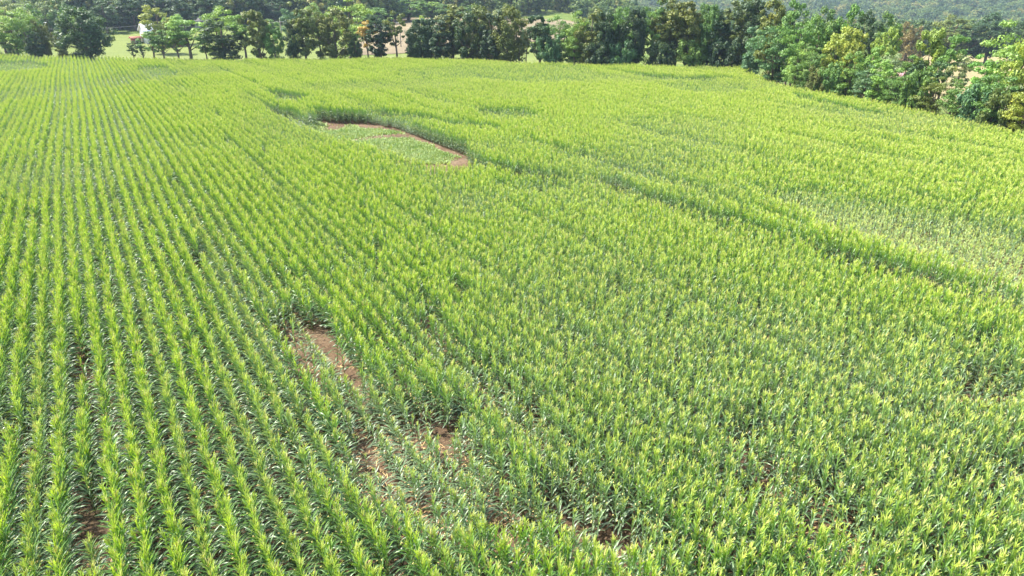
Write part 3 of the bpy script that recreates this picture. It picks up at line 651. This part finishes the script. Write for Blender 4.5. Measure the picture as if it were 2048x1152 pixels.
# forests as masses
fsrc = bpy.data.collections.new('forest_sources')
for v in range(7):
    (cm, tm) = crown_trunk(900+v, 'round' if v % 3 else 'tall', H=13, R=4.6, nc=34, mc=34, card=.62)
    nvt = len(cm.vertices); co = np.empty(nvt*3, np.float32); cm.vertices.foreach_get('co', co); V = co.reshape(-1, 3); F = np.arange(nvt).reshape(-1, 4)
    fsrc.objects.link(bpy.data.objects.new('forest_source_'+chr(97+v), mesh_np('forest_tree_mesh', V, F, [M['forest_leaf']])))
def forest(name, az0, az1, r0, r1, spacing, label, hs=(.85, 1.2), wide=1.1, test=None):
    area = radians(az1-az0)*(r1*r1-r0*r0)/2; k = int(area/spacing**2); a = rng.uniform(radians(az0), radians(az1), k); d = np.sqrt(rng.uniform(r0*r0, r1*r1, k))
    X = d*np.sin(a); Y = d*np.cos(a)
    if test is not None: m_ = test(X, Y, a, d); X = X[m_]; Y = Y[m_]
    k = len(X); s = rng.uniform(*hs, k); P = np.column_stack([X, Y, height(X, Y)-.5])
    sc = np.column_stack([s*wide*rng.uniform(.85, 1.2, k)]*2+[s*rng.uniform(.9, 1.1, k)]); r_ = np.column_stack([np.zeros(k), np.zeros(k), rng.uniform(0, 2*pi, k)])
    o = instancer(name, P, r_, sc, rng.integers(0, 7, k), fsrc); tag(o, label, 'forest', None, 'stuff'); print(name, k); return o
forest('wood', -31.5, -9, 350, 560, 6.2, 'dark green wood rising behind the meadow', (1.0, 1.3))
forest('hillside_forest', -13, 9.5, 405, 760, 6.6, 'mixed green forest on the hill behind the brown fallow field', (.85, 1.15), 1.1,
       lambda X, Y, a, d: d > 405+80*sst(radians(-2), radians(9), a)+15*np.sin(a*40))
forest('far_wood', -47, -8, 640, 1300, 8.5, 'far dark forest across the top left', (1, 1.4), 1.3)
forest('left_wood', -50, -27.5, 345, 560, 9, 'broken line of trees around the white barns', (.7, 1.0), 1.0, lambda X, Y, a, d: (np.sin(a*70)+np.cos(d*.03) < .3))
forest('valley_wood', 5, 48, 415, 1000, 9.5, 'woodland in the valley behind the thicket', (.7, 1.0), 1.2)
forest('mountain_forest', 3, 50, 1000, 2300, 10.5, 'hazy blue green forested mountainside across the top right', (.7, 1.3), 1.35)

# ------------------------------------------------------------------ buildings
def house(name, px, d, w_, dpt, hw, hr, rz, wall, roof, label, cat, windows=3, chimney=False, door=True):
    a = az_of(px, 70); X, Y = polar(a, d); e = empty(name, (X, Y, float(height(X, Y))), rz-a); tag(e, label, cat)
    b = MB(); hw2 = w_/2; hd = dpt/2
    V = [(-hw2, -hd, -.6), (hw2, -hd, -.6), (hw2, hd, -.6), (-hw2, hd, -.6), (-hw2, -hd, hw), (hw2, -hd, hw), (hw2, hd, hw), (-hw2, hd, hw), (-hw2, 0, hw+hr), (hw2, 0, hw+hr)]
    b.add(V, [(0, 1, 5, 4), (2, 3, 7, 6), (1, 2, 6, 9, 5), (3, 0, 4, 8, 7), (3, 2, 1, 0)]); b.build('wall', wall, e)
    r = MB(); ov = .5
    for s in (-1, 1):
        k = hr/hd; y1 = s*(hd+ov); z1 = hw-ov*k
        r.add([(-hw2-ov, 0, hw+hr+.06), (hw2+ov, 0, hw+hr+.06), (hw2+ov, y1, z1+.06), (-hw2-ov, y1, z1+.06), (-hw2-ov, 0, hw+hr+.26), (hw2+ov, 0, hw+hr+.26), (hw2+ov, y1, z1+.26), (-hw2-ov, y1, z1+.26)],
              [(0, 1, 2, 3), (7, 6, 5, 4), (3, 2, 6, 7), (0, 3, 7, 4), (2, 1, 5, 6)])
    ro = r.build('roof', roof, e)
    if chimney:
        c = MB(); c.box(w_*.2, w_*.2+.8, -.4, .4, hw+hr*.5, hw+hr+1.1); c.build('chimney', M['brick'], ro)
    for i in range(windows):
        x = -hw2+w_*(i+.5)/windows
        if door and i == windows//2:
            q = MB(); q.box(x-.6, x+.6, -hd-.06, -hd-.005, 0, 2.1); q.build('door', M['roof_grey'], e); continue
        for zz in ([1.0] if hw < 4.2 else [1.0, 3.7]):
            q = MB(); q.box(x-.6, x+.6, -hd-.05, -hd-.005, zz, zz+1.3); f = q.build('window', M['white'], e)
            q = MB(); q.box(x-.48, x+.48, -hd-.07, -hd-.052, zz+.12, zz+1.18); q.build('pane', M['glass'], f)
    return e
house('barn', 303, 300, 6.0, 7, 4.4, 2.0, .25, M['white'], M['roof_metal'], 'tall white barn partly hidden by slender trees beside the meadow', 'barn', 2)
house('shed', 270, 300, 3.2, 2.4, 1.9, .4, .2, M['red'], M['brick'], 'small red shed with white corners on the meadow', 'shed', 1, door=True)
house('house', 336, 285, 7, 6, 3.2, 1.8, .2, M['brick'], M['roof_grey'], 'red brick house glimpsed between trees right of the white barn', 'house', 3, True)
house('farmhouse', 411, 345, 6, 5, 2.7, 1.6, -.3, M['white'], M['roof_grey'], 'white house with dark roof against the dark wood', 'house', 3, True)
house('barn', 98, 330, 22, 10, 3.2, 2.4, .05, M['white'], M['roof_metal'], 'long low white barn at far left, left one', 'barn', 5)
house('barn', 134, 338, 12, 10, 3.0, 2.2, .0, M['white'], M['roof_metal'], 'shorter white barn at far left, right one', 'barn', 3)
house('farmhouse', 1797, 245, 7.5, 7, 3.4, 2.4, -.2, M['white'], M['pink'], 'building with faded pink roof among the thicket trees', 'house', 3)

# ------------------------------------------------------------------ utility poles and wires
def pole(px, d, hgt, label):
    a = az_of(px, 60); X, Y = polar(a, d); e = empty('utility_pole', (X, Y, float(height(X, Y))), -a+.2); tag(e, label, 'utility pole', 'utility poles behind the hedgerow')
    b = MB(); b.tube([(0, 0, -.5), (0, 0, hgt*.5), (0, 0, hgt)], [.17, .15, .12], 8); b.build('mast', M['wood'], e, True)
    b = MB(); b.box(-1.1, 1.1, -.17, -.05, hgt-.9, hgt-.75); ca = b.build('crossarm', M['wood'], e)
    for x in (-1, 0, 1):
        q = MB(); q.tube([(x, -.11, hgt-.75), (x, -.11, hgt-.6), (x, -.11, hgt-.5)], [.04, .06, .03], 6); q.build('insulator', M['white'], ca)
    return Vector((X, Y, float(height(X, Y))+hgt-.5))
pp = [pole(-60, 262, 9.5, 'utility pole outside the left photo edge'), pole(309, 268, 9.5, 'utility pole hidden behind the round yellow green tree'),
      pole(562, 262, 9.8, 'pale utility pole standing in front of the dark wood'), pole(800, 262, 9.0, 'utility pole behind the olive brown tree')]
for i in range(3):
    b = MB()
    a_, c_ = pp[i], pp[i+1]; q = [a_.lerp(c_, t)+Vector((0, 0, -1.4*4*t*(1-t))) for t in np.linspace(0, 1, 14)]
    b.tube(q, .035, 4); o = b.build('power_line', M['wire']); tag(o, ['thin wire crossing the meadow above the lone dark tree', 'thin wire running to the pale utility pole from the left', 'thin wire running right from the pale utility pole'][i], 'wire', 'power lines strung between the utility poles')

# ------------------------------------------------------------------ haze
hz = MB(); hz.box(-2600, 2600, -60, 2700, -75, 260)
m = bpy.data.materials.new('haze'); m.use_nodes = True; t = m.node_tree; t.nodes.remove(t.nodes['Principled BSDF'])
v = t.nodes.new('ShaderNodeVolumePrincipled'); v.inputs['Density'].default_value = .00013; v.inputs['Color'].default_value = (.62, .78, 1, 1); v.inputs['Anisotropy'].default_value = .2
t.links.new(v.outputs[0], t.nodes['Material Output'].inputs['Volume'])
tag(hz.build('haze', m), None, None, None, 'stuff')
